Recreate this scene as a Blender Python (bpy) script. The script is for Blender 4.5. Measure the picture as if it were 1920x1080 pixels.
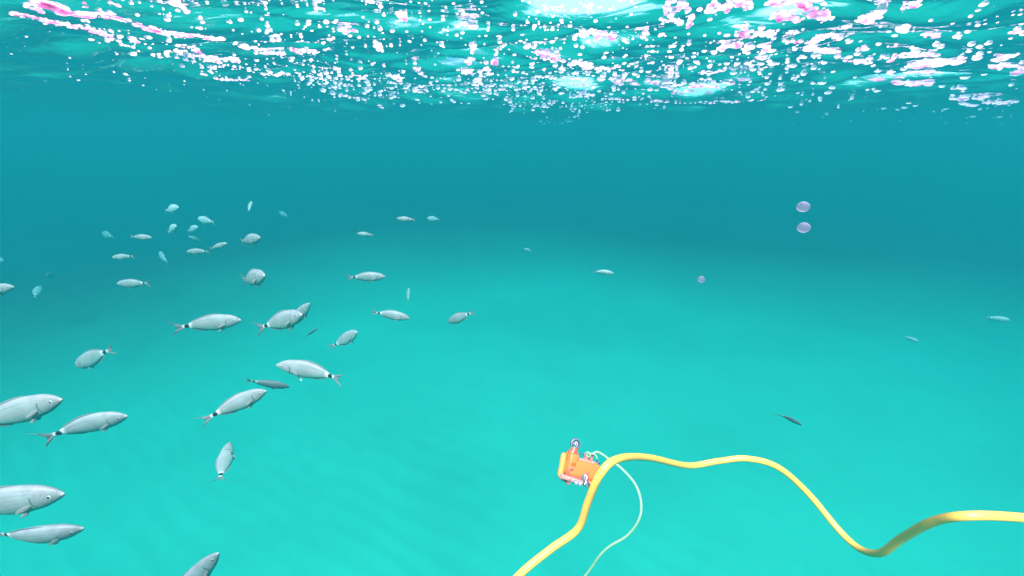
import bpy, math, random
import numpy as np
from mathutils import Vector, Matrix, noise as mnoise

R = math.radians
sc = bpy.context.scene
col = sc.collection
for o in list(bpy.data.objects):
    bpy.data.objects.remove(o)

# ------------------------------------------------------------------ camera, sky, sun, exposure
CAM_Z = -0.42                       # the lens is 0.42 m under the sea surface (z = 0)
PITCH = 20.1                        # degrees the camera looks down
F = 805.0                           # focal length in pixels of a 1920 px wide picture
cam_d = bpy.data.cameras.new("camera")
cam_d.sensor_width = 36.0
cam_d.lens = 36.0 * F / 1920.0
cam_d.clip_start = 0.02
cam_d.clip_end = 1000.0
cam = bpy.data.objects.new("camera", cam_d)
col.objects.link(cam)
cam.location = (0, 0, CAM_Z)
cam.rotation_euler = (R(90 - PITCH), 0, 0)
sc.camera = cam

SUN_EL, SUN_AZ = 61.0, 196.0         # azimuth measured from +Y (ahead) towards +X (right)
w = bpy.data.worlds.new("World")
sc.world = w
w.use_nodes = True
wn = w.node_tree.nodes
wl = w.node_tree.links
wn.clear()
sky = wn.new("ShaderNodeTexSky")
sky.sky_type = 'NISHITA'
sky.sun_disc = False
sky.sun_elevation = R(SUN_EL)
sky.sun_rotation = R(SUN_AZ)
bg = wn.new("ShaderNodeBackground")
bg.inputs["Strength"].default_value = 0.13
wo = wn.new("ShaderNodeOutputWorld")
wl.new(sky.outputs[0], bg.inputs[0])
wl.new(bg.outputs[0], wo.inputs[0])

sun_d = bpy.data.lights.new("sun", 'SUN')
sun_d.energy = 5.0
sun_d.angle = R(16)               # the chop above spreads the beam
sun_d.color = (1.0, 0.88, 0.80)
sun = bpy.data.objects.new("sun", sun_d)
col.objects.link(sun)
sdir = Vector((math.sin(R(SUN_AZ)) * math.cos(R(SUN_EL)), math.cos(R(SUN_AZ)) * math.cos(R(SUN_EL)), math.sin(R(SUN_EL))))
sun.rotation_euler = sdir.to_track_quat('Z', 'Y').to_euler()
sun.location = sdir * 30

sc.view_settings.view_transform = 'Standard'
sc.view_settings.look = 'None'
sc.view_settings.gamma = 1.0
sc.view_settings.exposure = 2.1
sc.render.engine = 'CYCLES'
sc.cycles.use_denoising = True
sc.cycles.max_bounces = 10
sc.cycles.volume_bounces = 5
sc.cycles.transparent_max_bounces = 16
sc.cycles.sample_clamp_indirect = 6.0
sc.cycles.caustics_reflective = True

# ------------------------------------------------------------------ helpers
cp, sp = math.cos(R(PITCH)), math.sin(R(PITCH))
FWD = np.array([0, cp, -sp])
UP = np.array([0, sp, cp])
RGT = np.array([1.0, 0, 0])
CAM = np.array([0, 0, CAM_Z])


def ray(px, py):
    """unit view direction of a point of the photograph (1920 x 1080)"""
    px, py = np.asarray(px, float), np.asarray(py, float)
    d = FWD + RGT * ((px[..., None] - 960) / F) - UP * ((py[..., None] - 540) / F)
    return d / np.linalg.norm(d, axis=-1, keepdims=True)


def at(px, py, depth):
    """world point seen at (px, py), `depth` metres in front of the lens plane"""
    d = FWD + RGT * ((px - 960) / F) - UP * ((py - 540) / F)
    return Vector(CAM + d * depth)


def tag(o, label=None, cat=None, group=None, kind=None):
    if label: o["label"] = label
    if cat: o["category"] = cat
    if group: o["group"] = group
    if kind: o["kind"] = kind
    return o


def mesh_obj(name, verts, faces, mats, parent=None, smooth=True, mat_idx=None, cols=None, fixn=False):
    me = bpy.data.meshes.new(name)
    me.from_pydata([tuple(v) for v in verts], [], [tuple(f) for f in faces])
    for m in (mats if isinstance(mats, (list, tuple)) else [mats]):
        me.materials.append(m)
    if mat_idx is not None:
        me.polygons.foreach_set("material_index", mat_idx)
    me.polygons.foreach_set("use_smooth", [smooth] * len(me.polygons))
    if cols is not None:
        a = me.color_attributes.new("Col", 'FLOAT_COLOR', 'POINT')
        c = np.ones((len(verts), 4), np.float32)
        c[:, :3] = cols
        a.data.foreach_set("color", c.ravel())
    me.update()
    if fixn:
        import bmesh
        bm = bmesh.new(); bm.from_mesh(me)
        bmesh.ops.recalc_face_normals(bm, faces=bm.faces[:])
        bm.to_mesh(me); bm.free()
    o = bpy.data.objects.new(name, me)
    col.objects.link(o)
    if parent is not None:
        o.parent = parent
    return o


def grid_faces(nr, nc, wrap=False):
    i = np.arange(nr - 1)[:, None]
    ncc = nc if wrap else nc - 1
    j = np.arange(ncc)[None, :]
    a = i * nc + j
    b = i * nc + (j + 1) % nc
    return np.stack([a, b, b + nc, a + nc], -1).reshape(-1, 4)


def fast_mesh(name, V, Fq, mat, smooth=True):
    me = bpy.data.meshes.new(name)
    n, k = Fq.shape
    me.vertices.add(len(V)); me.vertices.foreach_set("co", V.astype(np.float32).ravel())
    me.loops.add(n * k); me.loops.foreach_set("vertex_index", Fq.astype(np.int32).ravel())
    me.polygons.add(n)
    me.polygons.foreach_set("loop_start", (np.arange(n) * k).astype(np.int32))
    me.polygons.foreach_set("use_smooth", np.full(n, smooth))
    me.materials.append(mat)
    me.update(calc_edges=True); me.validate()
    o = bpy.data.objects.new(name, me)
    col.objects.link(o)
    return o


def new_mat(name):
    m = bpy.data.materials.new(name)
    m.use_nodes = True
    nt = m.node_tree
    nt.nodes.clear()
    out = nt.nodes.new("ShaderNodeOutputMaterial")
    return m, nt, out


def pmat(name, base, rough=0.5, metal=0.0, nscale=20.0, namt=0.15, bump=0.0, emit=None):
    """plain surface with a little colour mottling and bump"""
    m, nt, out = new_mat(name)
    b = nt.nodes.new("ShaderNodeBsdfPrincipled")
    b.inputs["Roughness"].default_value = rough
    b.inputs["Metallic"].default_value = metal
    tc = nt.nodes.new("ShaderNodeTexCoord")
    n = nt.nodes.new("ShaderNodeTexNoise")
    n.inputs["Scale"].default_value = nscale
    n.inputs["Detail"].default_value = 5
    nt.links.new(tc.outputs["Object"], n.inputs["Vector"])
    mx = nt.nodes.new("ShaderNodeMix"); mx.data_type = 'RGBA'
    mx.inputs[6].default_value = (*[c * (1 - namt) for c in base], 1)
    mx.inputs[7].default_value = (*[min(1, c * (1 + namt)) for c in base], 1)
    nt.links.new(n.outputs[0], mx.inputs[0])
    nt.links.new(mx.outputs[2], b.inputs["Base Color"])
    if bump:
        bp = nt.nodes.new("ShaderNodeBump")
        bp.inputs["Distance"].default_value = bump
        nt.links.new(n.outputs[0], bp.inputs["Height"])
        nt.links.new(bp.outputs[0], b.inputs["Normal"])
    nt.links.new(b.outputs[0], out.inputs[0])
    return m


# ------------------------------------------------------------------ sea surface seen from below
WAVES = []
_rs = random.Random(11)
for lam, amp, spread, n in ((5.2, .046, 22, 3), (2.3, .028, 32, 4), (1.05, .0145, 42, 6), (0.48, .0075, 52, 8), (0.23, .0026, 62, 9)):
    for k in range(n):
        th = R(78 + _rs.uniform(-spread, spread))           # mostly travelling towards / away from the lens
        l = lam * _rs.uniform(.78, 1.28)
        kk = 2 * math.pi / l
        WAVES.append((kk * math.cos(th), kk * math.sin(th), amp / math.sqrt(n) * 1.5 * _rs.uniform(.7, 1.3), _rs.uniform(0, 6.28)))


def sea_h(x, y):
    r = np.sqrt(x * x + y * y)
    wx = x + .18 * np.sin(y * 1.1 + .7) + .07 * np.sin(y * 3.1 + x * 1.3)
    wy = y + .22 * np.sin(x * .9 + 1.9) + .08 * np.sin(x * 2.7 - y)
    h = np.zeros_like(x)
    for kx, ky, a, p in WAVES:
        s = np.sin(kx * wx + ky * wy + p)
        kk = math.hypot(kx, ky)
        fade = np.clip(1.6 - r * kk / 300.0, 0, 1)
        h += fade * a * (1.0 - 2.0 * np.abs(s) ** 0.8 * 1.0 if kk > 2 and kk < 10 else s)
    return h + .03


nr, na = 420, 900
rr = np.concatenate([[0.0], np.geomspace(0.25, 74.0, nr - 1)])
t = np.linspace(-1, 1, na, endpoint=False)
ang = np.pi / 2 + np.pi * (0.42 * t + 0.58 * t ** 3)        # finer in front of the lens, all the way round
Rr, Aa = np.meshgrid(rr, ang, indexing='ij')
X, Y = Rr * np.cos(Aa), Rr * np.sin(Aa)
Z = sea_h(X, Y)
V = np.stack([X, Y, Z], -1).reshape(-1, 3)

m_sea, nt, out = new_mat("sea_surface")
geo = nt.nodes.new("ShaderNodeNewGeometry")
tc = nt.nodes.new("ShaderNodeTexCoord")
mp = nt.nodes.new("ShaderNodeMapping"); mp.inputs["Scale"].default_value = (1.0, 1.7, 1.0)
nt.links.new(tc.outputs["Object"], mp.inputs[0])
n1 = nt.nodes.new("ShaderNodeTexNoise"); n1.inputs["Scale"].default_value = 5.0; n1.inputs["Detail"].default_value = 3
n1.inputs["Distortion"].default_value = .6
nt.links.new(mp.outputs[0], n1.inputs["Vector"])
bp = nt.nodes.new("ShaderNodeBump"); bp.inputs["Distance"].default_value = .012; bp.inputs["Strength"].default_value = .8
nt.links.new(n1.outputs[0], bp.inputs["Height"])
dot = nt.nodes.new("ShaderNodeVectorMath"); dot.operation = 'DOT_PRODUCT'
nt.links.new(bp.outputs[0], dot.inputs[0]); nt.links.new(geo.outputs["Incoming"], dot.inputs[1])
ab = nt.nodes.new("ShaderNodeMath"); ab.operation = 'ABSOLUTE'
nt.links.new(dot.outputs["Value"], ab.inputs[0])
mr = nt.nodes.new("ShaderNodeMapRange"); mr.interpolation_type = 'SMOOTHSTEP'
mr.inputs["From Min"].default_value = .45; mr.inputs["From Max"].default_value = .58
mr.inputs["To Min"].default_value = 0.0; mr.inputs["To Max"].default_value = .97
nt.links.new(ab.outputs[0], mr.inputs["Value"])
gl = nt.nodes.new("ShaderNodeBsdfGlossy"); gl.inputs["Roughness"].default_value = .03
gl.inputs["Color"].default_value = (1, 1, 1, 1)
nt.links.new(bp.outputs[0], gl.inputs["Normal"])
tr = nt.nodes.new("ShaderNodeBsdfTransparent")
mx = nt.nodes.new("ShaderNodeMixShader")
nt.links.new(mr.outputs[0], mx.inputs[0]); nt.links.new(gl.outputs[0], mx.inputs[1]); nt.links.new(tr.outputs[0], mx.inputs[2])
nt.links.new(mx.outputs[0], out.inputs[0])
sea = fast_mesh("water_surface", V, grid_faces(nr, na, wrap=True), m_sea)
tag(sea, "rippled underside of the sea surface glittering above the fish", "water surface", kind="structure")

# ------------------------------------------------------------------ sand floor
FLOOR = -3.9


def floor_h(x, y):
    r = np.sqrt(x * x + y * y)
    h = .16 * np.sin(x * .35 + .8 * np.sin(y * .21)) * np.sin(y * .27 + 1.0)
    u = (x * .52 + y * .85) + .10 * np.sin(x * .9 - y * .4) + .05 * np.sin(y * 3.1 + x * 1.7) + .03 * np.sin(x * 6.1 + 2 * np.sin(y * 2.3))
    rip = np.abs(np.sin(u * 2 * math.pi / .46))
    patch = .5 + .5 * np.sin(x * 1.3 + 1.7 * np.sin(y * .8)) * np.sin(y * 1.1 + 1.3 * np.sin(x * 1.2 + 1))
    h = h + np.clip(1.5 - r / 12, 0, 1) * .017 * (1 - rip) * (.25 + .75 * patch)
    h = h - np.clip(r - 14, 0, 60) * .03
    return FLOOR + h


nr2, na2 = 260, 720
rr = np.concatenate([[0.0], np.geomspace(0.4, 76.0, nr2 - 1)])
t = np.linspace(-1, 1, na2, endpoint=False)
ang = np.pi / 2 + np.pi * (0.5 * t + 0.5 * t ** 3)
Rr, Aa = np.meshgrid(rr, ang, indexing='ij')
X, Y = Rr * np.cos(Aa), Rr * np.sin(Aa)
V = np.stack([X, Y, floor_h(X, Y)], -1).reshape(-1, 3)
m_sand, nt, out = new_mat("sand")
b = nt.nodes.new("ShaderNodeBsdfPrincipled"); b.inputs["Roughness"].default_value = .95
tc = nt.nodes.new("ShaderNodeTexCoord")
n1 = nt.nodes.new("ShaderNodeTexNoise"); n1.inputs["Scale"].default_value = .9; n1.inputs["Detail"].default_value = 8
n1.inputs["Roughness"].default_value = .65
nt.links.new(tc.outputs["Object"], n1.inputs["Vector"])
cr = nt.nodes.new("ShaderNodeValToRGB")
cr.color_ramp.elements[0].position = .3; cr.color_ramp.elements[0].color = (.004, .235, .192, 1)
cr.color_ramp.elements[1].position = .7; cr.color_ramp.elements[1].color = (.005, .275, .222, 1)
nt.links.new(n1.outputs[0], cr.inputs[0])
# dark sea-grass beds far out on the sand
n2 = nt.nodes.new("ShaderNodeTexNoise"); n2.inputs["Scale"].default_value = .07; n2.inputs["Detail"].default_value = 2
nt.links.new(tc.outputs["Object"], n2.inputs["Vector"])
sx = nt.nodes.new("ShaderNodeSeparateXYZ"); nt.links.new(tc.outputs["Object"], sx.inputs[0])
yy = nt.nodes.new("ShaderNodeMath"); yy.operation = 'MULTIPLY_ADD'; yy.inputs[1].default_value = .085; yy.inputs[2].default_value = -.62
nt.links.new(sx.outputs["Y"], yy.inputs[0])
xx = nt.nodes.new("ShaderNodeMath"); xx.operation = 'MULTIPLY_ADD'; xx.inputs[1].default_value = .045
xa = nt.nodes.new("ShaderNodeMath"); xa.operation = 'MULTIPLY_ADD'; xa.inputs[1].default_value = 1.0; xa.inputs[2].default_value = -1.0
nt.links.new(sx.outputs["X"], xa.inputs[0])
xb = nt.nodes.new("ShaderNodeMath"); xb.operation = 'ABSOLUTE'; nt.links.new(xa.outputs[0], xb.inputs[0])
nt.links.new(xb.outputs[0], xx.inputs[0]); nt.links.new(yy.outputs[0], xx.inputs[2])
su = nt.nodes.new("ShaderNodeMath"); su.operation = 'ADD'
nt.links.new(xx.outputs[0], su.inputs[0]); nt.links.new(n2.outputs[0], su.inputs[1])
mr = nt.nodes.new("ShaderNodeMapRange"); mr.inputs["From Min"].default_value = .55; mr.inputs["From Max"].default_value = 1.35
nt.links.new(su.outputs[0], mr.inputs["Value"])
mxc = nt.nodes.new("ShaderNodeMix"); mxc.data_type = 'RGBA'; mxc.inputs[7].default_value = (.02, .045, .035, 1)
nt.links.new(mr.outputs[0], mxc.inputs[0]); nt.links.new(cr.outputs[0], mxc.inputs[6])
nt.links.new(mxc.outputs[2], b.inputs["Base Color"])
nt.links.new(b.outputs[0], out.inputs[0])
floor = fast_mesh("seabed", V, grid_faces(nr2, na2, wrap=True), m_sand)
tag(floor, "rippled pale sand seabed fading away into turquoise water", "seabed", kind="structure")

# ------------------------------------------------------------------ the water body: one box of even haze
m_hz, nt, out = new_mat("sea_water_volume")
pv = nt.nodes.new("ShaderNodeVolumePrincipled")
pv.inputs["Density"].default_value = 0.320
pv.inputs["Color"].default_value = (0.00313, 0.05750, 0.07062, 1)
pv.inputs["Absorption Color"].default_value = (0.1415, 0.4756, 0.4845, 1)
pv.inputs["Anisotropy"].default_value = 0.0
nt.links.new(pv.outputs[0], out.inputs["Volume"])
zt, zb, s = .35, -9.6, 78.0
bv = [(-s, -s, zb), (s, -s, zb), (s, s, zb), (-s, s, zb), (-s, -s, zt), (s, -s, zt), (s, s, zt), (-s, s, zt)]
bf = [(0, 3, 2, 1), (4, 5, 6, 7), (0, 1, 5, 4), (1, 2, 6, 5), (2, 3, 7, 6), (3, 0, 4, 7)]
hz = mesh_obj("haze", bv, bf, m_hz, smooth=False)
tag(hz, "turquoise sea water filling the view between camera and seabed", "water", kind="stuff")

# ------------------------------------------------------------------ fish
def interp(tab, x):
    xs, ys = zip(*tab)
    # smooth (monotone-free) cubic through the table
    xs, ys = np.array(xs), np.array(ys)
    m = np.gradient(ys, xs)
    i = np.clip(np.searchsorted(xs, x) - 1, 0, len(xs) - 2)
    h = xs[i + 1] - xs[i]
    t = (x - xs[i]) / h
    return ((2 * t**3 - 3 * t**2 + 1) * ys[i] + (t**3 - 2 * t**2 + t) * h * m[i] + (-2 * t**3 + 3 * t**2) * ys[i + 1] + (t**3 - t**2) * h * m[i + 1])


TOPP = [(0, .004), (.015, .022), (.04, .045), (.08, .068), (.15, .096), (.25, .113), (.35, .123), (.45, .118), (.55, .100), (.65, .070), (.73, .041), (.79, .028), (.83, .026)]
BOTP = [(0, -.004), (.015, -.017), (.04, -.033), (.08, -.052), (.15, -.081), (.25, -.103), (.35, -.118), (.45, -.114), (.55, -.092), (.65, -.062), (.73, -.037), (.79, -.026), (.83, -.024)]
WIDP = [(0, .003), (.015, .012), (.04, .022), (.08, .033), (.15, .046), (.25, .055), (.35, .058), (.45, .054), (.55, .044), (.65, .030), (.73, .017), (.79, .010), (.83, .006)]


def sm(a, b, x):
    t = np.clip((x - a) / (b - a), 0, 1)
    return t * t * (3 - 2 * t)


def mat_fish():
    m, nt, out = new_mat("silver_fish_skin")
    b = nt.nodes.new("ShaderNodeBsdfPrincipled")
    at_ = nt.nodes.new("ShaderNodeAttribute"); at_.attribute_name = "Col"
    tc = nt.nodes.new("ShaderNodeTexCoord")
    mp = nt.nodes.new("ShaderNodeMapping"); mp.inputs["Scale"].default_value = (260, 200, 260)
    nt.links.new(tc.outputs["Object"], mp.inputs[0])
    v = nt.nodes.new("ShaderNodeTexVoronoi"); v.inputs["Scale"].default_value = 1.0
    nt.links.new(mp.outputs[0], v.inputs["Vector"])
    n = nt.nodes.new("ShaderNodeTexNoise"); n.inputs["Scale"].default_value = 28; n.inputs["Detail"].default_value = 4
    nt.links.new(tc.outputs["Object"], n.inputs["Vector"])
    mr = nt.nodes.new("ShaderNodeMapRange"); mr.inputs["To Min"].default_value = .62; mr.inputs["To Max"].default_value = 1.32
    nt.links.new(n.outputs[0], mr.inputs["Value"])
    mul = nt.nodes.new("ShaderNodeVectorMath"); mul.operation = 'SCALE'
    nt.links.new(at_.outputs["Color"], mul.inputs[0]); nt.links.new(mr.outputs[0], mul.inputs["Scale"])
    nt.links.new(mul.outputs[0], b.inputs["Base Color"])
    b.inputs["Metallic"].default_value = .0
    b.inputs["Roughness"].default_value = .5
    b.inputs["Specular IOR Level"].default_value = .22
    bp = nt.nodes.new("ShaderNodeBump"); bp.inputs["Distance"].default_value = .0006; bp.inputs["Strength"].default_value = .5
    nt.links.new(v.outputs["Distance"], bp.inputs["Height"]); nt.links.new(bp.outputs[0], b.inputs["Normal"])
    nt.links.new(b.outputs[0], out.inputs[0])
    return m


def mat_fin():
    m, nt, out = new_mat("fish_fin_membrane")
    b = nt.nodes.new("ShaderNodeBsdfPrincipled"); b.inputs["Roughness"].default_value = .5
    at_ = nt.nodes.new("ShaderNodeAttribute"); at_.attribute_name = "Col"
    nt.links.new(at_.outputs["Color"], b.inputs["Base Color"])
    t = nt.nodes.new("ShaderNodeBsdfTranslucent"); t.inputs[0].default_value = (.26, .25, .28, 1)
    tr = nt.nodes.new("ShaderNodeBsdfTransparent")
    m1 = nt.nodes.new("ShaderNodeMixShader"); m1.inputs[0].default_value = .35
    nt.links.new(b.outputs[0], m1.inputs[1]); nt.links.new(t.outputs[0], m1.inputs[2])
    m2 = nt.nodes.new("ShaderNodeMixShader"); m2.inputs[0].default_value = .28
    nt.links.new(m1.outputs[0], m2.inputs[1]); nt.links.new(tr.outputs[0], m2.inputs[2])
    nt.links.new(m2.outputs[0], out.inputs[0])
    return m


M_FISH, M_FIN = mat_fish(), mat_fin()
M_PUPIL = pmat("fish_pupil", (.012, .014, .02), .12)
M_IRIS = pmat("fish_iris", (.5, .52, .54), .25, .3)


def fish_mesh(L, bend, detail, rs, tone=1.0):
    """one saddled bream, nose at the origin, tail towards +X, back towards +Z; returns verts, faces, material indices, colours"""
    Vs, Fs, Ms, Cs = [], [], [], []

    def add(V, Fq, mi, C):
        o = sum(len(v) for v in Vs)
        Vs.append(V); Cs.append(C)
        Fs.extend([tuple(int(i) + o for i in f) for f in Fq]); Ms.extend([mi] * len(Fq))

    ns, ng = (110, 40) if detail > 1 else ((64, 24) if detail else (40, 16))
    x = .83 * np.linspace(0, 1, ns) ** 1.15
    top, bot, wid = interp(TOPP, x), interp(BOTP, x), interp(WIDP, x)
    a = np.linspace(0, 2 * np.pi, ng, endpoint=False)
    ca, sa = np.cos(a), np.sin(a)
    zc, zh = (top + bot) / 2, (top - bot) / 2
    Xg = np.repeat(x[:, None], ng, 1)
    Yg = wid[:, None] * np.sign(sa) * np.abs(sa) ** .95
    Zg = zc[:, None] + zh[:, None] * np.sign(ca) * np.abs(ca) ** 1.06
    # gill cover: a slight step behind the head
    gx = .205 - .35 * (Zg + .01) ** 2 * 8
    Yg = Yg * (1 + .07 * np.exp(-((Xg - gx + .012) / .014) ** 2) * (np.abs(sa)[None, :] > .5))
    V = np.stack([Xg, Yg, Zg], -1).reshape(-1, 3)
    v = ca[None, :] + 0 * Xg
    back, side, belly = np.array([.25, .27, .32]), np.array([.25, .31, .335]), np.array([.16, .35, .335])  # teal in the belly colour stands in for mirrored water
    tb = sm(.35, .95, v)[..., None]; tl = sm(-.1, -.8, v)[..., None]
    C = side * (1 - tb) * (1 - tl) + back * tb + belly * tl * (1 - tb)
    C = C * (1 - .09 * (np.sin(v * 24 + 4 * Xg)[..., None] > .3) * (1 - tl))            # faint length-wise stripes
    C = C * (1 - .22 * np.exp(-((v - .35 - .25 * np.sin(Xg * 3)) / .035) ** 2))[..., None]    # lateral line
    # pale face, white lips
    hd = (sm(.21, .15, Xg))[..., None]
    C = C * (1 - .25 * hd) + np.array([.34, .32, .38]) * .25 * hd
    C = C + (sm(.03, .008, Xg) * .22)[..., None]
    # gill slit
    gl_ = np.exp(-((Xg - gx) / .006) ** 2) * sm(.55, .3, np.abs(v + .12))
    C = C * (1 - .8 * gl_[..., None])
    # white bands and black saddle on the tail stalk
    wb = np.exp(-((Xg - .722) / .022) ** 2) + np.exp(-((Xg - .815) / .016) ** 2)
    C = C + (wb * .34)[..., None]
    sp_ = sm(1.12, .86, np.sqrt(((Xg - .770) / .033) ** 2 + ((Zg - .004) / .031) ** 2))
    C = C * (1 - sp_)[..., None] + np.array([.012, .018, .028]) * sp_[..., None]
    # mouth line
    ml = np.exp(-((Zg - .000 + Xg * .35) / .003) ** 2) * sm(.045, .03, Xg)
    C = C * (1 - .6 * ml[..., None])
    C = np.clip(C * tone * .60, 0, .92)
    add(V, grid_faces(ns, ng, wrap=True), 0, C.reshape(-1, 3))
    # close the nose and the tail stalk
    n0 = len(V)
    Vs[-1] = np.vstack([V, [[-.002, 0, 0]], [[.835, 0, .001]]]); Cs[-1] = np.vstack([Cs[-1], C[0, 0], C[-1, 0]])
    for j in range(ng):
        Fs.append((n0, (j + 1) % ng, j)); Ms.append(0)
        Fs.append((n0 + 1, (ns - 1) * ng + j, (ns - 1) * ng + (j + 1) % ng)); Ms.append(0)

    def fin(P, C, thick):
        """P: (nu, nv, 3) sheet; becomes a thin solid of real thickness, thick (nu, nv)"""
        nu, nv = P.shape[:2]
        dU = np.gradient(P, axis=0); dV = np.gradient(P, axis=1)
        N = np.cross(dU, dV); N /= np.linalg.norm(N, axis=-1, keepdims=True) + 1e-12
        A = (P + N * thick[..., None]).reshape(-1, 3); B = (P - N * thick[..., None]).reshape(-1, 3)
        f = grid_faces(nu, nv)
        n = nu * nv
        rim = []
        idx = np.arange(n).reshape(nu, nv)
        loop = list(idx[0, :]) + list(idx[1:, -1]) + list(idx[-1, :-1][::-1]) + list(idx[1:-1, 0][::-1])
        for i in range(len(loop)):
            p, q = loop[i], loop[(i + 1) % len(loop)]
            rim.append((p, p + n, q + n, q))
        add(np.vstack([A, B]), list(map(tuple, f)) + [tuple(q[::-1] + n) for q in f] + rim, 1, np.vstack([C, C]))

    # tail fin
    nu, nv = (12, 25) if detail else (6, 13)
    u = np.linspace(0, 1, nu)[:, None]; vv = np.linspace(-1, 1, nv)[None, :]
    spread = .115 + rs.uniform(-.02, .03)
    xt = .895 + .105 * np.abs(vv) ** 1.25 * (1 + .12 * np.sign(vv))
    zt_ = np.sign(vv) * np.abs(vv) ** .8 * spread
    Px = .815 + u * (xt - .815)
    Pz = vv * .024 * (1 - u) + zt_ * u ** 1.2
    Py = .006 * np.sin(vv * 9) * u
    P = np.stack([Px, Py + 0 * Px, Pz], -1)
    cf = np.array([.32, .29, .34]) * (1 + .5 * (1 - u[..., None]) ** 3) * np.ones((nu, nv, 1))
    cf = cf * (1 - .22 * (np.sin(vv * 40)[..., None] > 0) * u[..., None])
    cf = cf * (1 - .6 * sm(.88, 1.0, u + 0 * vv)[..., None])
    fin(P, np.clip(cf * tone * .58, 0, .9).reshape(-1, 3), .0035 * (1 - .8 * u) + 0 * vv)
    # dorsal fin, anal fin
    for (x0, x1, hh, tab, sgn) in ((.27, .70, .017, TOPP, 1), (.50, .70, .016, BOTP, -1)):
        nu, nv = (26, 5) if detail else (10, 3)
        u = np.linspace(0, 1, nu)[:, None]; vv = np.linspace(0, 1, nv)[None, :]
        xx = x0 + (x1 - x0) * u
        base = interp(tab, xx[:, 0])[:, None] - sgn * .006
        hgt = hh * (np.sin(np.pi * np.clip(u, 0, 1) ** .6) ** .7) * (1 + .12 * np.sin(u * 60)) * .9
        P = np.stack([xx + vv * .035, 0 * xx * vv, base + sgn * (vv * hgt + .004)], -1)
        cf = np.ones((nu, nv, 1)) * np.array([.40, .42, .47]) * (1 - .15 * (np.sin(u * 70)[..., None] > 0))
        fin(P, np.clip(cf * tone * .58, 0, .9).reshape(-1, 3), .0022 * (1 - .6 * vv) + 0 * u)
    # pectoral and pelvic fins, both sides
    for sd in (-1, 1):
        for (ox, oy, oz, ln, hw, dx, dz, dy) in ((.225, .048, -.030, .115, .018, .93, -.32, .22), (.30, .022, -.105, .075, .014, .88, -.40, .12)):
            nu, nv = (9, 5) if detail else (5, 3)
            u = np.linspace(0, 1, nu)[:, None]; vv = np.linspace(-1, 1, nv)[None, :]
            wv = hw * np.sin(np.pi * (u * .9 + .08)) ** .8
            Px = ox + dx * ln * u + .34 * vv * wv; Pz = oz + dz * ln * u + .94 * vv * wv
            Py = sd * (oy + dy * ln * u + 0 * vv)
            P = np.stack([Px, Py, Pz], -1)
            cf = np.ones((nu, nv, 1)) * np.array([.42, .44, .47]) * (1 - .12 * (np.sin(vv * 12)[..., None] > 0))
            fin(P, np.clip(cf * tone * .58, 0, .9).reshape(-1, 3), .002 * (1 - .7 * u) + 0 * vv)
        # eye: pale ring and dark pupil, flattened domes
        if detail:
            for (r, mi, lift, hgt) in ((.0165, 3, .0, .0055), (.0110, 2, .0026, .0052)):
                nr_, na_ = 5, 16
                rr_ = np.linspace(0, 1, nr_)[:, None]; aa = np.linspace(0, 2 * np.pi, na_, endpoint=False)[None, :]
                ex, ez = .088, .012
                ey = interp(WIDP, np.array([ex]))[0] * .93
                P = np.stack([ex + r * rr_ * np.cos(aa), sd * (ey - .002 + lift + hgt * np.sqrt(1 - (rr_ * .98) ** 2)) + 0 * aa, ez + r * rr_ * np.sin(aa)], -1).reshape(-1, 3)
                f = grid_faces(nr_, na_, wrap=True)
                if sd > 0: f = f[:, ::-1]
                add(P, list(map(tuple, f)), mi, np.ones((len(P), 3)) * .5)
    V = np.vstack(Vs); C = np.vstack(Cs)
    # swimming bend: the spine curves sideways behind the head
    q = V[:, 0] - .32
    V[:, 1] += bend * np.where(q > 0, q ** 2, .35 * q ** 2)
    return V * L, Fs, Ms, C


FISH_N = 0


def fish(nx, ny, tx, ty, h, label, L=.22, away=0, back=None, roll=0, bend=0.0, tone=1.0):
    """nose and tail tip in the photograph, body depth h in its pixels; `away` +1 = nose points away from the lens"""
    global FISH_N
    FISH_N += 1
    rs = random.Random(FISH_N)
    ln = math.hypot(tx - nx, ty - ny)
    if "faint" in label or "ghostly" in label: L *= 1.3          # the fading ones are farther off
    d = min(F * .24 * L / h, F * L / ln)
    half = math.sqrt(max(0.0, L * L - (ln * d / F) ** 2)) / 2 * away
    N, T = at(nx, ny, d + half), at(tx, ty, d - half)
    ex = (T - N).normalized()
    L = (T - N).length
    upv, rgt, fwd = Vector(UP), Vector(RGT), Vector(FWD)
    if back is None:
        ref = Vector((0, 0, 1)) * .6 + upv * .4
        if abs(ex.dot(upv)) > .85: ref = -rgt
    else:
        ref = upv * math.sin(R(back)) + rgt * math.cos(R(back))
    ez = (ref - ex * ref.dot(ex)).normalized()
    ey = ez.cross(ex)
    rm = Matrix.Rotation(R(roll), 3, ex)
    ez, ey = rm @ ez, rm @ ey
    detail = 2 if h > 26 else (1 if h > 12 else 0)
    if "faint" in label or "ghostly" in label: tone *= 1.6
    V, Fs, Ms, C = fish_mesh(L, bend, detail, rs, tone * rs.uniform(.94, 1.05))
    o = mesh_obj("saddled_bream", V, Fs, [M_FISH, M_FIN, M_PUPIL, M_IRIS], mat_idx=Ms, cols=C)
    o.matrix_world = Matrix(((ex.x, ey.x, ez.x, N.x), (ex.y, ey.y, ez.y, N.y), (ex.z, ey.z, ez.z, N.z), (0, 0, 0, 1)))
    return tag(o, label, "fish", "silver sea bream swimming in a loose shoal")


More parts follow.
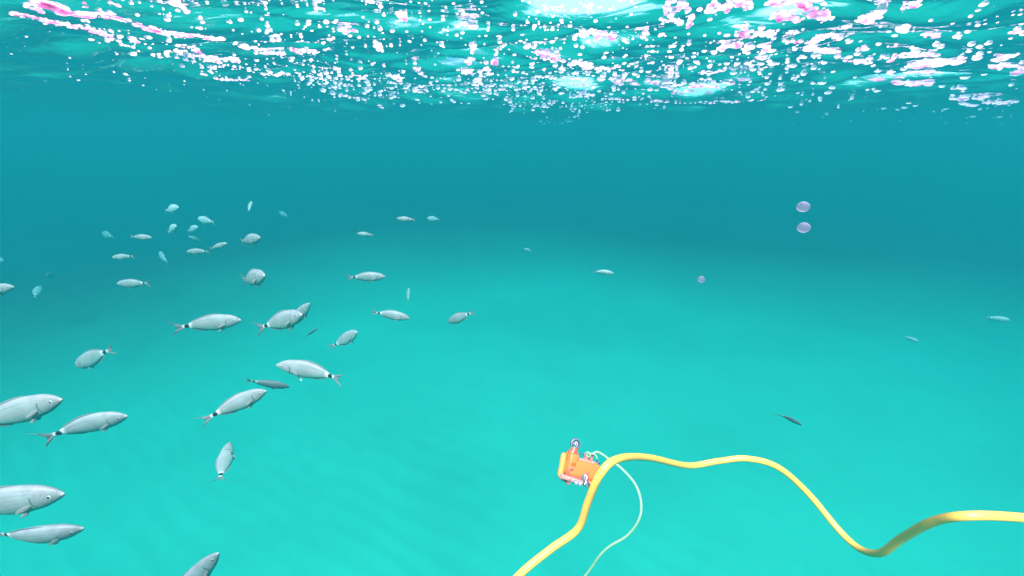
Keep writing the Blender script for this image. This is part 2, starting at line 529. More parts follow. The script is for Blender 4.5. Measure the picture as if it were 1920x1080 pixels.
fish(120, 748, -72, 800, 52, "big silver bream cut off by the left edge, uppermost of the three large ones there", away=0, bend=.35)
fish(241, 779, 84, 812, 38, "large silver bream with wide forked tail and black tail spot, below the uppermost edge fish", L=.23, away=0, roll=-14, bend=.3)
fish(122, 926, -128, 958, 62, "largest silver bream at the left edge with white-ringed eye, only its front half showing", away=0, roll=-6)
fish(157, 992, -38, 1020, 40, "pinkish-headed silver bream near the bottom left corner, dark tail spot at the edge", roll=-22, bend=-.25)
fish(411, 1036, 300, 1150, 42, "silver bream rising out of the bottom edge, nose up to the right", away=0, roll=-12)
fish(431, 830, 408, 918, 30, "bream swimming straight up seen from behind with a thin tail hanging down", away=1, back=200, roll=-38, bend=.4)
fish(501, 732, 383, 783, 45, "bright silver bream heading up right with black gill line and tail pointing down left", away=0, bend=.4)
fish(543, 726, 455, 712, 23, "slender grey bream squeezed just above a bigger one, nose tilted down", L=.21, away=1, roll=-28)
fish(519, 684, 655, 706, 37, "silver bream facing left in full side view, biggest of the left-facing fish", away=0, bend=-.35)
fish(142, 687, 211, 653, 21, "small silver bream facing down left with its tail raised, above the edge fish", away=1, bend=.1)
fish(453, 600, 328, 612, 31, "long silver bream facing right with sharp snout, forked tail and black spot", L=.23, bend=.3)
fish(568, 590, 490, 614, 26, "grey bream facing right whose head overlaps a second fish behind it", L=.21, away=-1, bend=.25)
fish(581, 569, 536, 620, 18, "bream behind another, only its rounded head end sticking up above it", L=.24, away=-1, back=135)
fish(596, 615, 570, 633, 7, "tiny thin dark bream seen from above with a bold black tail spot", L=.13, away=1, roll=-70, tone=.5)
fish(671, 622, 625, 650, 18, "small bright bream climbing steeply to the right above the biggest left-facing one", away=-1, bend=.3, tone=1.25)
fish(723, 519, 649, 519, 20, "bright bream facing right high in open water, level and in full side view", bend=.3)
fish(768, 597, 695, 583, 22, "grey bream facing right with its nose dipping, tail higher than head", bend=.2)
fish(840, 604, 888, 585, 17, "pale bream facing down left, the one farthest right in the main shoal", away=1, bend=.2)
fish(766, 540, 765, 567, 10, "tiny narrow bream seen end on, pointing straight up", L=.17, away=1, back=180, roll=50)
fish(497, 517, 452, 526, 23, "plump pale bream turned half away with its small tail at the left", away=-1)
fish(488, 446, 449, 453, 15, "pale oval bream above the plump half-turned one, tail towards the left", away=-1)
fish(471, 377, 466, 398, 9, "small pale bream standing nearly upright, highest fish of the shoal", L=.17, away=1, back=180, roll=30)
fish(285, 446, 242, 443, 14, "small bream facing right with white banded tail, left of the dense little cluster", L=.20)
fish(210, 483, 254, 480, 14, "pale teal bream facing left in dim water, directly above a similar longer one", L=.20)
fish(219, 532, 285, 531, 17, "long pale bream facing left below the dim ones, black spot by its tail", L=.23)
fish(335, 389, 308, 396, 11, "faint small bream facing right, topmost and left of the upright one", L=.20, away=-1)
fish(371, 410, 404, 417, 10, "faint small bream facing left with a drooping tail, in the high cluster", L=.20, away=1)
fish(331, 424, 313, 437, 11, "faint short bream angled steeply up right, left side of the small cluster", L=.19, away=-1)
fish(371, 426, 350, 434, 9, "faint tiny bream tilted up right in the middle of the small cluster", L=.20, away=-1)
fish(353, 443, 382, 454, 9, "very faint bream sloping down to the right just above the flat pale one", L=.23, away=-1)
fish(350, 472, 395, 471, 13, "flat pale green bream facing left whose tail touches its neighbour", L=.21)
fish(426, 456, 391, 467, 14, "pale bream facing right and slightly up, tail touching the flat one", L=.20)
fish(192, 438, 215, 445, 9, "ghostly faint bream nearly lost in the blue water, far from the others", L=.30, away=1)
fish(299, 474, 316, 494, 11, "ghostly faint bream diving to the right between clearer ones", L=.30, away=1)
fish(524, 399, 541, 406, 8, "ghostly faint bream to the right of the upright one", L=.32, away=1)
fish(744, 410, 781, 412, 13, "small clear bream facing left near the top of open water, black tail spot", L=.20)
fish(801, 410, 825, 411, 9, "faint small bream right behind the small clear one near the top", L=.22, away=1)
fish(669, 438, 703, 441, 12, "small pale bream facing left, lower left of the pair near the top", L=.21)
fish(982, 466, 999, 471, 5, "very faint tiny bream alone in the middle of the picture", L=.15, away=1)
fish(1151, 513, 1109, 507, 11, "lone bream right of centre with an arched pale back", L=.20, roll=-20, bend=.3, tone=1.7)
fish(1503, 797, 1452, 769, 9, "lone dark thin bream seen from above, over the yellow hose", L=.17, roll=-62, tone=.5, bend=.3)
fish(1722, 641, 1692, 629, 7, "faint thin bream sloping down right, in the right part of the water", L=.17, roll=-30, tone=1.4)
fish(1893, 601, 1842, 594, 9, "faint slender bream near the right edge", L=.25, roll=-25, tone=1.4)
fish(27, 538, -62, 552, 32, "pale rounded bream at the left edge with a fin hanging below, high up", L=.30, away=0)
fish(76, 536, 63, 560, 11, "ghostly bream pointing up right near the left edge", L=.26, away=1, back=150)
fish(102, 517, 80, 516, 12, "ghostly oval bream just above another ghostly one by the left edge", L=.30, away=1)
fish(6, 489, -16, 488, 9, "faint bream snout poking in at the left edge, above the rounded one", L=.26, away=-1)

# ------------------------------------------------------------------ added blobs standing in for bright lens spots, and a fish scale
def mat_lens_spot():
    m, nt, out = new_mat("lens_spot")
    b = nt.nodes.new("ShaderNodeBsdfPrincipled"); b.inputs["Base Color"].default_value = (.30, .24, .34, 1); b.inputs["Roughness"].default_value = .35
    t = nt.nodes.new("ShaderNodeBsdfTranslucent"); t.inputs[0].default_value = (.62, .48, .66, 1)
    m1 = nt.nodes.new("ShaderNodeMixShader"); m1.inputs[0].default_value = .85
    nt.links.new(b.outputs[0], m1.inputs[1]); nt.links.new(t.outputs[0], m1.inputs[2])
    tr = nt.nodes.new("ShaderNodeBsdfTransparent")
    m2 = nt.nodes.new("ShaderNodeMixShader"); m2.inputs[0].default_value = .5
    nt.links.new(m1.outputs[0], m2.inputs[1]); nt.links.new(tr.outputs[0], m2.inputs[2])
    nt.links.new(m2.outputs[0], out.inputs[0])
    return m


M_LENS_SPOT = mat_lens_spot()


def lens_spot(px, py, r_px, depth, label):
    r = r_px * depth / F
    nu, nv = 14, 24
    th = np.linspace(0, np.pi, nu)[:, None]; ph = np.linspace(0, 2 * np.pi, nv, endpoint=False)[None, :]
    k = 1 + .05 * np.sin(ph * 8) * np.sin(th) ** 2
    x = np.sin(th) * np.cos(ph) * k; y = np.sin(th) * np.sin(ph) * k; z = np.cos(th) * .95
    z = np.where(z < 0, z * .92 - .05 * np.sin(ph * 8) * np.sin(th), z) + 0 * ph
    V = np.stack([x, y, z], -1).reshape(-1, 3) * r
    o = mesh_obj("lens_spot_blob", V, grid_faces(nu, nv, wrap=True), M_LENS_SPOT)
    o.location = at(px, py, depth)
    tag(o, label, "lens spot blob", "small pale blobs added in open water as lens spots")


lens_spot(1506, 388, 10.5, .50, "round pink-white blob for a lens spot, upper one of the close pair at the right")
lens_spot(1507, 427, 10.5, .50, "round pink-white blob for a lens spot, lower one of the close pair at the right")
lens_spot(1315, 524, 6.5, .60, "small fainter blob for a lens spot, alone, lower left of the pair")

flk = [(0, 0, 0), (.5, .06, .5), (1, 0, .35), (1.3, -.05, -.2), (.9, .04, -.7), (.3, 0, -.5)]
V = [Vector(p) * .0045 for p in flk] + [Vector((p[0], p[1] + .08, p[2])) * .0045 for p in flk]
n = len(flk)
scale_ = mesh_obj("fish_scale", V, [tuple(range(n))[::-1], tuple(range(n, 2 * n))] + [(i, (i + 1) % n, (i + 1) % n + n, i + n) for i in range(n)], M_IRIS, smooth=False)
scale_.location = at(562, 712, 1.0)
tag(scale_, "tiny bright loose flake sinking under the biggest left-facing bream", "fish scale")

# ------------------------------------------------------------------ hose, rope
def catmull(P, n):
    P = np.array(P, float)
    P = np.vstack([2 * P[0] - P[1], P, 2 * P[-1] - P[-2]])
    out = []
    for i in range(1, len(P) - 2):
        t = np.linspace(0, 1, n, endpoint=False)[:, None]
        a, b, c, d = P[i - 1], P[i], P[i + 1], P[i + 2]
        out.append(.5 * ((2 * b) + (-a + c) * t + (2 * a - 5 * b + 4 * c - d) * t**2 + (-a + 3 * b - 3 * c + d) * t**3))
    out.append(P[-2][None])
    return np.vstack(out)


def tube(name, path, r, mat, seg=20, parent=None, twist=0.0, lobes=0):
    path = np.array(path, float)
    T = np.gradient(path, axis=0); T /= np.linalg.norm(T, axis=1, keepdims=True)
    n = np.cross(T[0], [0.1, 0.2, 1.0]); n /= np.linalg.norm(n)
    V = []
    s = 0
    for i in range(len(path)):
        if i: s += np.linalg.norm(path[i] - path[i - 1])
        n = n - T[i] * n.dot(T[i]); n /= np.linalg.norm(n)
        b = np.cross(T[i], n)
        for j in range(seg):
            a = 2 * math.pi * j / seg
            rr_ = (r[i] if hasattr(r, '__len__') else r)
            if lobes: rr_ *= 1 + .13 * math.cos(lobes * (a + twist * s))
            V.append(path[i] + rr_ * (math.cos(a) * n + math.sin(a) * b))
    nf = len(path)
    Fq = [tuple(q) for q in grid_faces(nf, seg, wrap=True)]
    Fq.append(tuple(range(seg))[::-1]); Fq.append(tuple((nf - 1) * seg + j for j in range(seg)))
    return mesh_obj(name, V, Fq, mat, parent=parent, fixn=True)


M_HOSE = pmat("yellow_rubber", (.80, .37, .065), .45, 0, 60, .06, .0004)
hp = [(860, 1250, 1.1), (905, 1160, 1.02), (970, 1082, .98), (1032, 1030, 1.0), (1083, 992, 1.0), (1102, 942, .96), (1125, 890, .92), (1158, 861, .95), (1215, 858, 1.10), (1290, 873, 1.25),
      (1345, 865, 1.27), (1400, 860, 1.26), (1458, 876, 1.25), (1515, 925, 1.25), (1572, 993, 1.2), (1612, 1029, 1.14), (1650, 1037, 1.06), (1690, 1010, .98), (1750, 978, .88), (1820, 967, .82), (1920, 971, .83), (2050, 985, .85), (2200, 960, .9)]
pts = catmull([at(*p) for p in hp], 14)
hose = tube("yellow_hose", pts, .0085, M_HOSE, 24)
tag(hose, "thick yellow hose winding in waves across the lower right water", "hose")

M_ROPE = pmat("mint_rope", (.26, .35, .22), .7, 0, 200, .15, .0006)
rp = [(1000, 1190, 1.75), (1050, 1128, 1.7), (1097, 1080, 1.66), (1122, 1045, 1.62), (1142, 1025, 1.6), (1176, 1004, 1.58), (1198, 974, 1.56), (1202, 942, 1.58), (1191, 908, 1.62), (1166, 879, 1.68), (1142, 861, 1.72), (1122, 848, 1.77), (1110, 851, 1.78), (1102, 855, 1.79)]
pts = catmull([at(*p) for p in rp], 16)
rope = tube("thin_rope", pts, .0043, M_ROPE, 14, twist=260, lobes=3)
tag(rope, "thin pale mint rope looping down from the orange underwater drone", "rope")
kp = [(1102, 854, 1.785), (1099, 850, 1.775), (1103, 848, 1.77), (1107, 853, 1.765), (1104, 857, 1.77), (1100, 853, 1.78), (1106, 851, 1.77), (1112, 851, 1.77), (1117, 854, 1.77), (1120, 860, 1.77)]
tube("knot", catmull([at(*p) for p in kp], 8), .0034, M_ROPE, 10, parent=rope, twist=260, lobes=3)

# ------------------------------------------------------------------ the small orange remotely operated drone
import bmesh
D_ROV = 1.80
S = D_ROV / F                                   # one photograph pixel at the drone's distance
rov = bpy.data.objects.new("underwater_drone", None)
col.objects.link(rov)
rot = Matrix((RGT, FWD, UP)).transposed().to_4x4()      # local x right, y away, z up
rov.matrix_world = Matrix.Translation(at(1083, 878, D_ROV)) @ rot @ Matrix.Rotation(R(13), 4, 'Y') @ Matrix.Rotation(R(-16), 4, 'X') @ Matrix.Rotation(R(9), 4, 'Z')
tag(rov, "small orange underwater drone with a round thruster on top, behind the yellow hose", "underwater drone")

M_OR = pmat("orange_shell", (.80, .135, .02), .38, 0, 90, .10, .0003)
M_OR2 = pmat("deep_orange_frame", (.72, .055, .025), .42, 0, 90, .12, .0003)
M_YE = pmat("yellow_orange_float", (.78, .22, .035), .5, 0, 90, .08, .0004)
M_PK = pmat("pink_plastic", (.75, .19, .18), .35, 0, 90, .1)
M_DK = pmat("dark_rubber", (.05, .045, .09), .45, 0, 90, .2)
M_WH = pmat("white_plastic", (.36, .30, .38), .3, 0, 90, .05)
M_MT = pmat("bright_steel", (.5, .38, .5), .25, .8, 90, .1)


class MB:
    def __init__(s): s.bm = bmesh.new()

    def box(s, c, d, bev=1.0, rot=(0, 0, 0), seg=2):
        r = bmesh.ops.create_cube(s.bm, size=1.0)
        vs = r["verts"]
        for v in vs: v.co = Vector((v.co.x * d[0], v.co.y * d[1], v.co.z * d[2]))
        es = list({e for v in vs for e in v.link_edges})
        if bev:
            rb = bmesh.ops.bevel(s.bm, geom=es, offset=min(bev, min(d) * .45), segments=seg, affect='EDGES', profile=.5)
            vs = list({v for f in rb["faces"] for v in f.verts} | {v for v in vs if v.is_valid})
        M = Matrix.Translation(c) @ Matrix.Rotation(R(rot[2]), 4, 'Z') @ Matrix.Rotation(R(rot[1]), 4, 'Y') @ Matrix.Rotation(R(rot[0]), 4, 'X')
        bmesh.ops.transform(s.bm, matrix=M, verts=vs)
        return s

    def cyl(s, p, q, r, r2=None, n=20, cap=.0):
        p, q = Vector(p), Vector(q)
        d = q - p
        res = bmesh.ops.create_cone(s.bm, cap_ends=True, segments=n, radius1=r, radius2=r if r2 is None else r2, depth=d.length)
        M = Matrix.Translation((p + q) / 2) @ d.to_track_quat('Z', 'Y').to_matrix().to_4x4()
        bmesh.ops.transform(s.bm, matrix=M, verts=res["verts"])
        return s

    def ball(s, c, r, sc_=(1, 1, 1)):
        res = bmesh.ops.create_uvsphere(s.bm, u_segments=16, v_segments=10, radius=r)
        bmesh.ops.transform(s.bm, matrix=Matrix.Translation(c) @ Matrix.Diagonal((*sc_, 1)), verts=res["verts"])
        return s

    def torus(s, c, R_, r, axis='Y', a0=0, a1=360, n=28, m=10):
        rows = []
        full = a1 - a0 >= 360
        cnt = n if full else n + 1
        for i in range(cnt):
            a = R(a0 + (a1 - a0) * i / n)
            row = []
            for j in range(m):
                b = 2 * math.pi * j / m
                rad = R_ + r * math.cos(b)
                u, v, w_ = rad * math.cos(a), rad * math.sin(a), r * math.sin(b)
                co = (u, w_, v) if axis == 'Y' else ((u, v, w_) if axis == 'Z' else (w_, u, v))
                row.append(s.bm.verts.new(Vector(co) + Vector(c)))
            rows.append(row)
        for i in range(cnt if full else cnt - 1):
            A, B = rows[i], rows[(i + 1) % cnt]
            for j in range(m):
                s.bm.faces.new((A[j], A[(j + 1) % m], B[(j + 1) % m], B[j]))
        return s

    def build(s, name, mat, parent):
        bmesh.ops.recalc_face_normals(s.bm, faces=s.bm.faces[:])
        for v in s.bm.verts: v.co *= S
        me = bpy.data.meshes.new(name)
        s.bm.to_mesh(me); s.bm.free()
        me.materials.append(mat)
        for p in me.polygons: p.use_smooth = True
        try: me.set_sharp_from_angle(angle=R(38))
        except Exception: pass
        o = bpy.data.objects.new(name, me)
        col.objects.link(o)
        o.parent = parent
        return o


# main hull: wide rounded slab with a raised lid
MB().box((4, 0, 1), (64, 46, 30), 6, seg=4).box((6, 0, 8), (52, 40, 20), 5, seg=4).box((-18, -8, 12), (18, 30, 26), 4, seg=3).build("hull", M_OR, rov)
MB().cyl((-33, -6, -16), (-33, -6, 17), 5.5).ball((-33, -6, 17), 5.5).ball((-33, -6, -16), 5.5).box((-29, -4, 0), (6, 10, 20), 2).build("side_float", M_YE, rov)
MB().box((3, -17, 17.5), (46, 5, 4), 1.8, rot=(0, 1, 0)).box((-14, -17, 15), (4, 5, 8), 1).box((20, -17, 15), (4, 5, 8), 1).build("top_rail", M_PK, rov)
MB().box((14, -8, 24), (15, 14, 13), 3, seg=3).box((14, -16, 24), (8, 4, 7), 1.2).cyl((20, -10, 29), (24, -12, 31), 2.2).build("tether_block", M_PK, rov)
MB().cyl((30, -10, 14), (35, -12, 21), 4.0, 3.2).cyl((27, -9, 12), (31, -10.5, 15.5), 5.2).build("valve_knob", M_DK, rov)
MB().torus((0, -8, 19), 8, 1.0, 'Y', 20, 165).build("cable_loop", M_DK, rov)
# thruster on its neck
th = MB().torus((-13, -4, 41.5), 7.6, 2.2, 'Y').torus((-13, -1, 42.5), 8.4, 1.6, 'Y').torus((-13, 2, 42.5), 8.2, 1.5, 'Y').build("thruster", M_DK, rov)
MB().torus((-13, -4.8, 41.5), 9.2, .6, 'Y', n=32).build("duct_rim", M_WH, th)
pr = MB().cyl((-13, -7, 42.5), (-13, 3, 42.5), 3.2)
for k in range(3):
    a = R(120 * k + 62)
    pr.box((-13 + 5.0 * math.cos(a), -3, 42.5 + 5.0 * math.sin(a)), (5.6, 1.2, 3.4), .5, rot=(28, -math.degrees(a), 0))
pr.build("propeller", M_WH, th)
MB().cyl((-13, -7.6, 42.5), (-13, -6.9, 42.5), 1.2).build("hub_cap", M_DK, th)
MB().cyl((-16, -3, 22), (-13, -2, 35), 7.5, 6).box((-15, -2, 25), (17, 12, 8), 2).build("thruster_neck", M_OR2, rov)
# front lower frame, lamps, grabber
MB().box((4, -19, -15), (66, 7, 5), 2).box((-24, -20, -6), (6, 6, 18), 2, rot=(0, 12, 0)).box((12, -22, -10), (5, 6, 20), 1.6, rot=(0, -10, 0)).box((33, -18, -4), (7, 10, 26), 2.5).build("front_frame", M_OR2, rov)
MB().cyl((-36, -22, -17), (4, -23, -21), 4.2).cyl((-37.5, -22, -16.8), (-34, -22, -17.2), 4.9).build("ballast_tube", M_PK, rov)
for (x, z) in ((-22, -18.5), (-13, -19.5)):
    MB().torus((x, -22.5, z), 4.4, 1.1, 'X', n=20).box((x, -27, z), (3, 2, 3), .5).build("clamp", M_MT, rov)
for (x, z) in ((-9, -21), (-1.5, -21.5)):
    lm = MB().cyl((x, -22, z), (x, -29, z - .5), 3.6, 4.2).build("lamp", M_MT, rov)
    MB().ball((x, -28.6, z - .5), 3.3, (1, .5, 1)).build("lens", M_WH, lm)
MB().box((7, -25, -11), (6, 6, 12), 1.2).cyl((6, -27, -9), (12, -29, -24), 1.7).cyl((10, -27, -8), (7, -29, -22), 1.4).ball((7, -28, -7), 2.4).build("grabber_arm", M_MT, rov)
MB().box((7, -22, -12), (11, 6, 13), 2).cyl((8, -23, -14), (22, -22, -25), 3.0).build("grabber_bracket", M_DK, rov)
MB().box((24, -14, -21), (22, 18, 13), 4, seg=3, rot=(0, 4, 0)).box((33, -14, -18), (8, 18, 16), 3, seg=3).build("weight_pod", M_YE, rov)
for x in (-20, 22):
    MB().cyl((x, -20, -26), (x, 20, -26), 2.4).cyl((x, -12, -15), (x, -12, -26), 1.8).cyl((x, 12, -15), (x, 12, -26), 1.8).build("skid", M_OR2, rov)
MB().ball((-20, -20.5, -2), 5.5, (1, .6, 1)).torus((-20, -21.5, -2), 5.6, 1.1, 'Y').build("camera_housing", M_OR2, rov)
MB().ball((-20, -23.2, -2), 2.3, (.7, .5, 1.2)).build("camera_lens", M_DK, rov)

# ------------------------------------------------------------------ sun glints shaped as small bright bowls under the surface
def hit_surface(px, py):
    d = ray(px, py)
    n = len(d)
    t = np.full(n, .3); done = np.zeros(n, bool); th_ = np.full(n, np.nan)
    step = 1.012
    while t.max() < 60 and not done.all():
        P = CAM + d * t[:, None]
        under = P[:, 2] < sea_h(P[:, 0], P[:, 1])
        new = (~under) & (~done)
        th_[new] = t[new]; done |= new
        t = np.where(done, t, t * step)
        if t[~done].size and t[~done].min() > 60: break
    return CAM + d * np.nan_to_num(th_, nan=0)[:, None], th_


rs = np.random.RandomState(5)
G = []          # px, py, half width, half height, 1 = part of a thick pink patch


def dots(n, x0, x1, yc, spread, r0, r1, el=1.0):
    """n dots; yc(x) the middle line, spread half width in pixels"""
    n = int(n * 1.25)
    x = rs.uniform(x0, x1, n)
    y = yc(x) + rs.normal(0, spread, n)
    r = .54 * r0 * (r1 / r0) ** (rs.uniform(0, 1, n) ** 1.6 * 1.25)
    for a, b_, c in zip(x, y, r):
        G.append((a, b_, c * rs.uniform(1, el), c, 0))


def stroke(P, wd, rough=.35, el=1.5, dens=1.0):
    """a thick ragged streak of glitter filled with small bowls lying side by side"""
    P = np.array(P, float)
    q = catmull(P, 12) if len(P) > 2 else np.linspace(P[0], P[1], 12)
    seg = np.r_[0, np.cumsum(np.linalg.norm(np.diff(q, axis=0), axis=1))]
    r0 = min(3.8, max(1.4, wd * .28))
    area = seg[-1] * wd
    n = int(max(4, min(1.5, .6 + 7.0 / wd) * dens * area / (r0 * r0 * 3.1 * .5 * (1 + el))))
    ph = rs.uniform(0, 6.28, 4)
    for k in range(n):
        f = rs.uniform(0, 1)
        x = np.interp(f * seg[-1], seg, q[:, 0]); y = np.interp(f * seg[-1], seg, q[:, 1])
        e = math.sin(math.pi * (.04 + .92 * f)) ** .4 * (1 + rough * .5 * math.sin(f * 11 + ph[0]) + rough * .4 * math.sin(f * 27 + ph[1]))
        v = rs.uniform(-1, 1) * (1 + .25 * rough * rs.normal())
        r = r0 * rs.uniform(.6, 1.15)
        G.append((x + rs.normal(0, 1.5), y + v * .5 * wd * e, r * rs.uniform(1, el), r, 1))


def line(*p):
    xs, ys = zip(*p)
    return lambda x: np.interp(x, xs, ys)


# long bright crest from the upper left down to the middle
stroke([(72, 0), (105, 12), (150, 26), (215, 30), (268, 47), (320, 62), (372, 67), (418, 75)], 9, .2, 2.6, 1.3)
stroke([(430, 76), (475, 91), (505, 98), (535, 100)], 8, .2, 2.6)
stroke([(18, 24), (60, 30), (90, 39), (130, 47), (165, 55), (200, 64), (214, 72)], 7, .3, 2.0)
stroke([(75, 2), (105, 14), (130, 24)], 18, .2, 1.5)
stroke([(48, 8), (70, 12), (82, 20)], 11, .2, 1.4)
stroke([(145, 0), (158, 6), (163, 12)], 9); stroke([(203, 6), (215, 9), (223, 13)], 7)
stroke([(322, 1), (338, 14), (357, 20)], 15, .35, 1.4)
stroke([(330, 84), (365, 91), (388, 110), (415, 118)], 7, .4, 1.9)
stroke([(425, 108), (450, 114)], 9); stroke([(245, 72), (262, 75)], 9); stroke([(370, 133), (395, 144), (420, 148), (470, 150)], 3.5, .5, 2.2)
stroke([(540, 92), (552, 94), (598, 96)], 8); stroke([(555, 100), (570, 92)], 9)
stroke([(588, 18), (605, 16), (612, 20)], 9); stroke([(640, 50), (655, 55), (668, 54)], 19, .3, 1.2)
stroke([(700, 78), (712, 92), (716, 100)], 12, .4); stroke([(740, 20), (752, 27), (768, 38)], 14, .4, 1.2)
stroke([(692, 2), (702, 8)], 12); stroke([(800, 30), (810, 31)], 9); stroke([(870, 42), (895, 50)], 13, .5)
stroke([(885, 82), (888, 95), (880, 107), (874, 120)], 16, .35, 1.2); stroke([(930, 105), (922, 122), (905, 130), (895, 142)], 20, .4, 1.3)
stroke([(865, 128), (880, 135), (900, 150), (885, 156)], 15, .5, 1.6); stroke([(925, 92), (945, 86)], 7)
stroke([(730, 138), (745, 148), (755, 152)], 10, .4, 1.8); stroke([(772, 118), (785, 130), (790, 134)], 12, .4)
stroke([(660, 138), (682, 145), (686, 137)], 6, .3, 2); stroke([(610, 172), (650, 180), (695, 188), (718, 203)], 4, .6, 2.4)
stroke([(770, 168), (800, 170)], 8); stroke([(860, 172), (900, 172)], 6, .4, 2)
# middle: broad clumps round (1050, 130)
stroke([(985, 85), (1010, 96), (1040, 108), (1075, 118), (1108, 121), (1125, 132)], 16, .3, 1.6, 1.2)
stroke([(1130, 134), (1150, 125), (1162, 122)], 9); stroke([(1120, 142), (1150, 148), (1185, 152), (1205, 158)], 13, .4, 1.7)
stroke([(1078, 62), (1110, 62), (1150, 70), (1172, 76)], 15, .25, 1.6, 1.2); stroke([(1194, 66), (1220, 67)], 13, .25, 1.3)
stroke([(1236, 67), (1250, 64)], 9); stroke([(1241, 34), (1256, 10), (1285, 12), (1296, 28), (1290, 50)], 17, .2, 1.2, 1.3)
stroke([(1252, 28), (1268, 32), (1275, 48)], 17, .4, 1.2, 1.2); stroke([(1322, 28), (1335, 10), (1370, 6), (1405, 5)], 24, .35, 1.3, 1.2)
stroke([(1330, 36), (1336, 42)], 9); stroke([(1390, 8), (1410, 12)], 15)
stroke([(1346, 60), (1366, 62)], 12); stroke([(1382, 62), (1405, 60), (1440, 60), (1444, 70)], 18, .22, 1.5, 1.2)
stroke([(1344, 92), (1370, 86), (1420, 87), (1450, 92)], 12, .2, 2, 1.3); stroke([(1378, 48), (1400, 49)], 4.5, .2, 2)
stroke([(1418, 106), (1442, 109)], 8, .2, 2); stroke([(1452, 28), (1480, 32), (1510, 20), (1530, 22), (1560, 30)], 26, .25, 1.4, 1.2)
stroke([(1440, 2), (1470, 2), (1520, 4), (1560, 2)], 14, .35, 1.8); stroke([(1545, 12), (1500, 12)], 9)
stroke([(1618, 38), (1645, 28), (1668, 17)], 13, .12, 1.6, 1.3); stroke([(1684, 22), (1700, 10), (1716, 8), (1725, 0)], 10, .2, 1.3)
stroke([(1686, 54), (1706, 48)], 14, .1, 1.3); stroke([(1728, 66), (1765, 65)], 8, .2, 2); stroke([(1510, 82), (1535, 72), (1560, 62), (1575, 74)], 10, .35, 1.6)
stroke([(1472, 82), (1500, 76)], 8, .2, 1.6); stroke([(1500, 86), (1540, 92), (1565, 97)], 12, .15, 2, 1.2); stroke([(1565, 104), (1580, 106)], 9)
stroke([(1585, 112), (1610, 115), (1632, 114), (1630, 106)], 7, .25, 2); stroke([(1607, 98), (1622, 90)], 11, .2, 1.2); stroke([(1646, 106), (1660, 106)], 9, .1, 1.6)
stroke([(1668, 114), (1695, 102), (1730, 102), (1755, 102)], 8, .25, 2.2); stroke([(1690, 132), (1720, 120), (1760, 116), (1800, 116)], 11, .2, 2.4, 1.3)
stroke([(1700, 134), (1735, 134), (1765, 134)], 6, .2, 2.2); stroke([(1630, 146), (1670, 150), (1710, 156), (1748, 156)], 8, .18, 2.4, 1.3)
stroke([(1668, 135), (1680, 133)], 9); stroke([(1675, 144), (1694, 145)], 6, .2, 2)
stroke([(1862, 111), (1885, 107), (1900, 103)], 8, .15, 2); stroke([(1855, 125), (1880, 122), (1900, 122)], 8, .15, 2); stroke([(1900, 136), (1925, 128)], 10, .2, 1.8)
stroke([(1785, 166), (1812, 168)], 7, .12, 2); stroke([(1790, 182), (1812, 182)], 9, .1, 2); stroke([(1824, 182), (1852, 180)], 8, .1, 2); stroke([(1806, 193), (1826, 195)], 8, .1, 2)
stroke([(1842, 190), (1870, 192), (1905, 190)], 6, .3, 2); stroke([(1896, 60), (1912, 58), (1925, 58)], 9)
stroke([(1245, 128), (1262, 136), (1272, 142)], 11, .3, 1.3); stroke([(1310, 135), (1345, 134)], 7, .4, 2); stroke([(1365, 140), (1400, 136)], 6, .3, 2)
stroke([(1362, 155), (1385, 150), (1398, 146)], 9, .3, 1.6); stroke([(1210, 150), (1250, 158), (1300, 160), (1345, 162)], 10, .4, 2, 1.2)
stroke([(1258, 172), (1300, 170)], 8, .3, 2); stroke([(1075, 182), (1110, 178)], 7, .4, 2)
stroke([(1130, 185), (1180, 187), (1240, 190), (1300, 192), (1370, 191), (1430, 187)], 3.6, .6, 2.4, 1.0)
stroke([(1428, 172), (1436, 186)], 7, .3, 1.2)
# scattered sparkle
up = line((0, 10), (250, 40), (500, 80), (700, 110), (900, 120), (1100, 115), (1400, 90), (1920, 60))
lo = line((0, 30), (120, 45), (250, 85), (400, 125), (560, 150), (700, 165), (850, 178), (1000, 180), (1200, 178), (1450, 178), (1600, 160), (1920, 165))
dots(380, 160, 640, line((160, 52), (250, 78), (400, 118), (560, 140), (640, 148)), 13, 1.2, 3.8, 1.5)
dots(520, 560, 1120, line((560, 142), (700, 155), (900, 165), (1120, 168)), 15, 1.3, 4.4, 1.5)
dots(430, 880, 1450, line((880, 140), (1100, 150), (1300, 150), (1450, 145)), 22, 1.5, 4.6, 1.5)
dots(300, 480, 1060, line((480, 40), (1060, 70)), 40, 1.8, 5.0, 1.3)
dots(300, 1000, 1560, line((1000, 90), (1560, 100)), 38, 1.8, 5.2, 1.3)
dots(150, 1450, 1920, line((1450, 120), (1700, 110), (1920, 90)), 45, 2.2, 5.0, 1.7)
dots(60, 1000, 1200, line((1000, 30), (1200, 35)), 25, 2.2, 5.5, 1.2)
dots(70, 120, 500, line((120, 5), (500, 45)), 18, 2.0, 4.5, 1.4)
dots(110, 940, 1170, line((940, 196), (1170, 198)), 9, 1.4, 3.2, 1.4)
dots(60, 990, 1090, line((990, 240), (1050, 232), (1090, 212)), 5, 1.4, 3.6, 1.4)
dots(45, 260, 760, line((260, 150), (760, 205)), 18, .9, 2.0, 1.5)
dots(26, 1180, 1760, line((1180, 258), (1500, 262), (1760, 245)), 9, 1.0, 2.4, 1.6)
dots(40, 1500, 1900, line((1500, 195), (1900, 215)), 18, 1.4, 3.2, 1.8)
dots(14, 20, 260, line((20, 100), (260, 170)), 22, 1.2, 2.6, 1.6)
G = np.array(G)
P0, T0 = hit_surface(G[:, 0], G[:, 1])
ok = ~np.isnan(T0)
G, P0, T0 = G[ok], P0[ok], T0[ok]
Vb, Fb = [], []
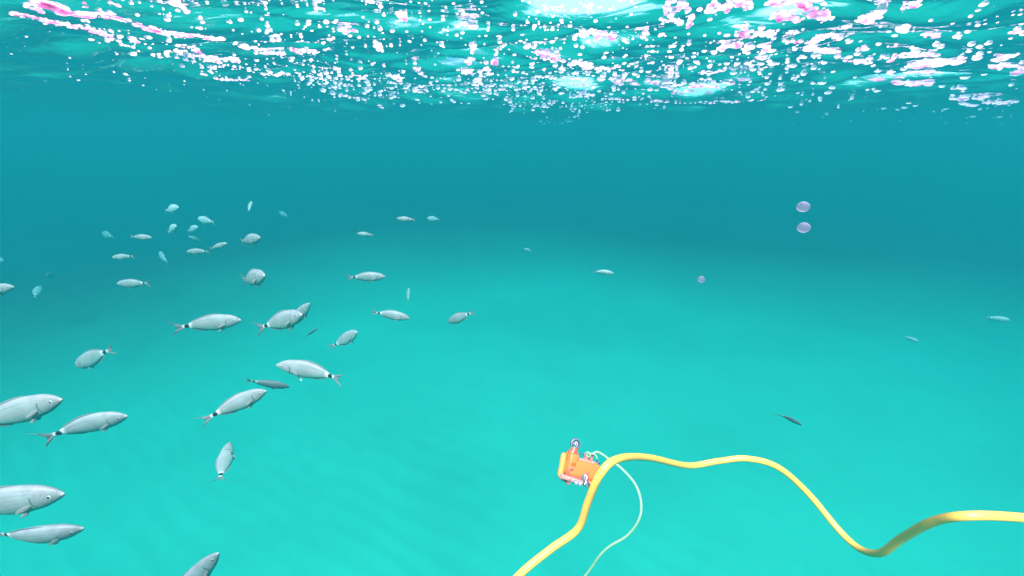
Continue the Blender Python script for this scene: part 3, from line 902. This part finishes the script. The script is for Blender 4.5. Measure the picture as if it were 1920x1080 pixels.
nr_, na_ = 4, 9
thv = np.linspace(np.pi * .985, np.pi * .50, nr_)[:, None]
phv = np.linspace(0, 2 * np.pi, na_, endpoint=False)[None, :]
ux, uy, uz = np.sin(thv) * np.cos(phv), np.sin(thv) * np.sin(phv), np.cos(thv) + 0 * phv
gf = grid_faces(nr_, na_, wrap=True)
allV, allF = [], []
o_ = 0
az = np.arctan2(P0[:, 0], P0[:, 1])
for i in range(len(G)):
    k = T0[i] / F
    a, b_ = G[i, 2] * k, G[i, 3] * k
    dpt = b_ * 2.2
    a *= 1.2; b_ *= .9
    lx = ux * a; ly = uy * dpt; lz = uz * b_ * 1.15 + .2 * b_
    lz = lz + .06 * b_ * np.sin(phv * 3 + i)
    c_, s_ = math.cos(-az[i]), math.sin(-az[i])
    vx = lx * c_ - ly * s_ + P0[i, 0]; vy = lx * s_ + ly * c_ + P0[i, 1]; vz = lz + P0[i, 2] - .1 * b_
    allV.append(np.stack([vx, vy, vz], -1).reshape(-1, 3)); allF.append(gf + o_); o_ += nr_ * na_
big = np.repeat(G[:, 4] > 0, len(gf)).astype(np.int32)


def mat_glint(name, c):
    """thin bright film standing in for sun glints: the sun shines through it from above"""
    m, nt, out = new_mat(name)
    t = nt.nodes.new("ShaderNodeBsdfTranslucent"); t.inputs[0].default_value = (*c, 1)
    df = nt.nodes.new("ShaderNodeBsdfDiffuse"); df.inputs[0].default_value = (*c, 1)
    m1 = nt.nodes.new("ShaderNodeMixShader"); m1.inputs[0].default_value = .05
    nt.links.new(t.outputs[0], m1.inputs[1]); nt.links.new(df.outputs[0], m1.inputs[2])
    tr = nt.nodes.new("ShaderNodeBsdfTransparent")
    m2 = nt.nodes.new("ShaderNodeMixShader"); m2.inputs[0].default_value = .26
    nt.links.new(m1.outputs[0], m2.inputs[1]); nt.links.new(tr.outputs[0], m2.inputs[2])
    nt.links.new(m2.outputs[0], out.inputs[0])
    return m


glints = fast_mesh("glints", np.vstack(allV), np.vstack(allF), mat_glint("pink_glint", (1.0, .63, .84)))
glints.data.materials.append(mat_glint("white_glint", (1.0, .68, .84)))
glints.data.polygons.foreach_set("material_index", 1 - big)
tag(glints, "pinkish white sun glints shaped as small bubbles along the underside of the surface", "glints", kind="stuff")
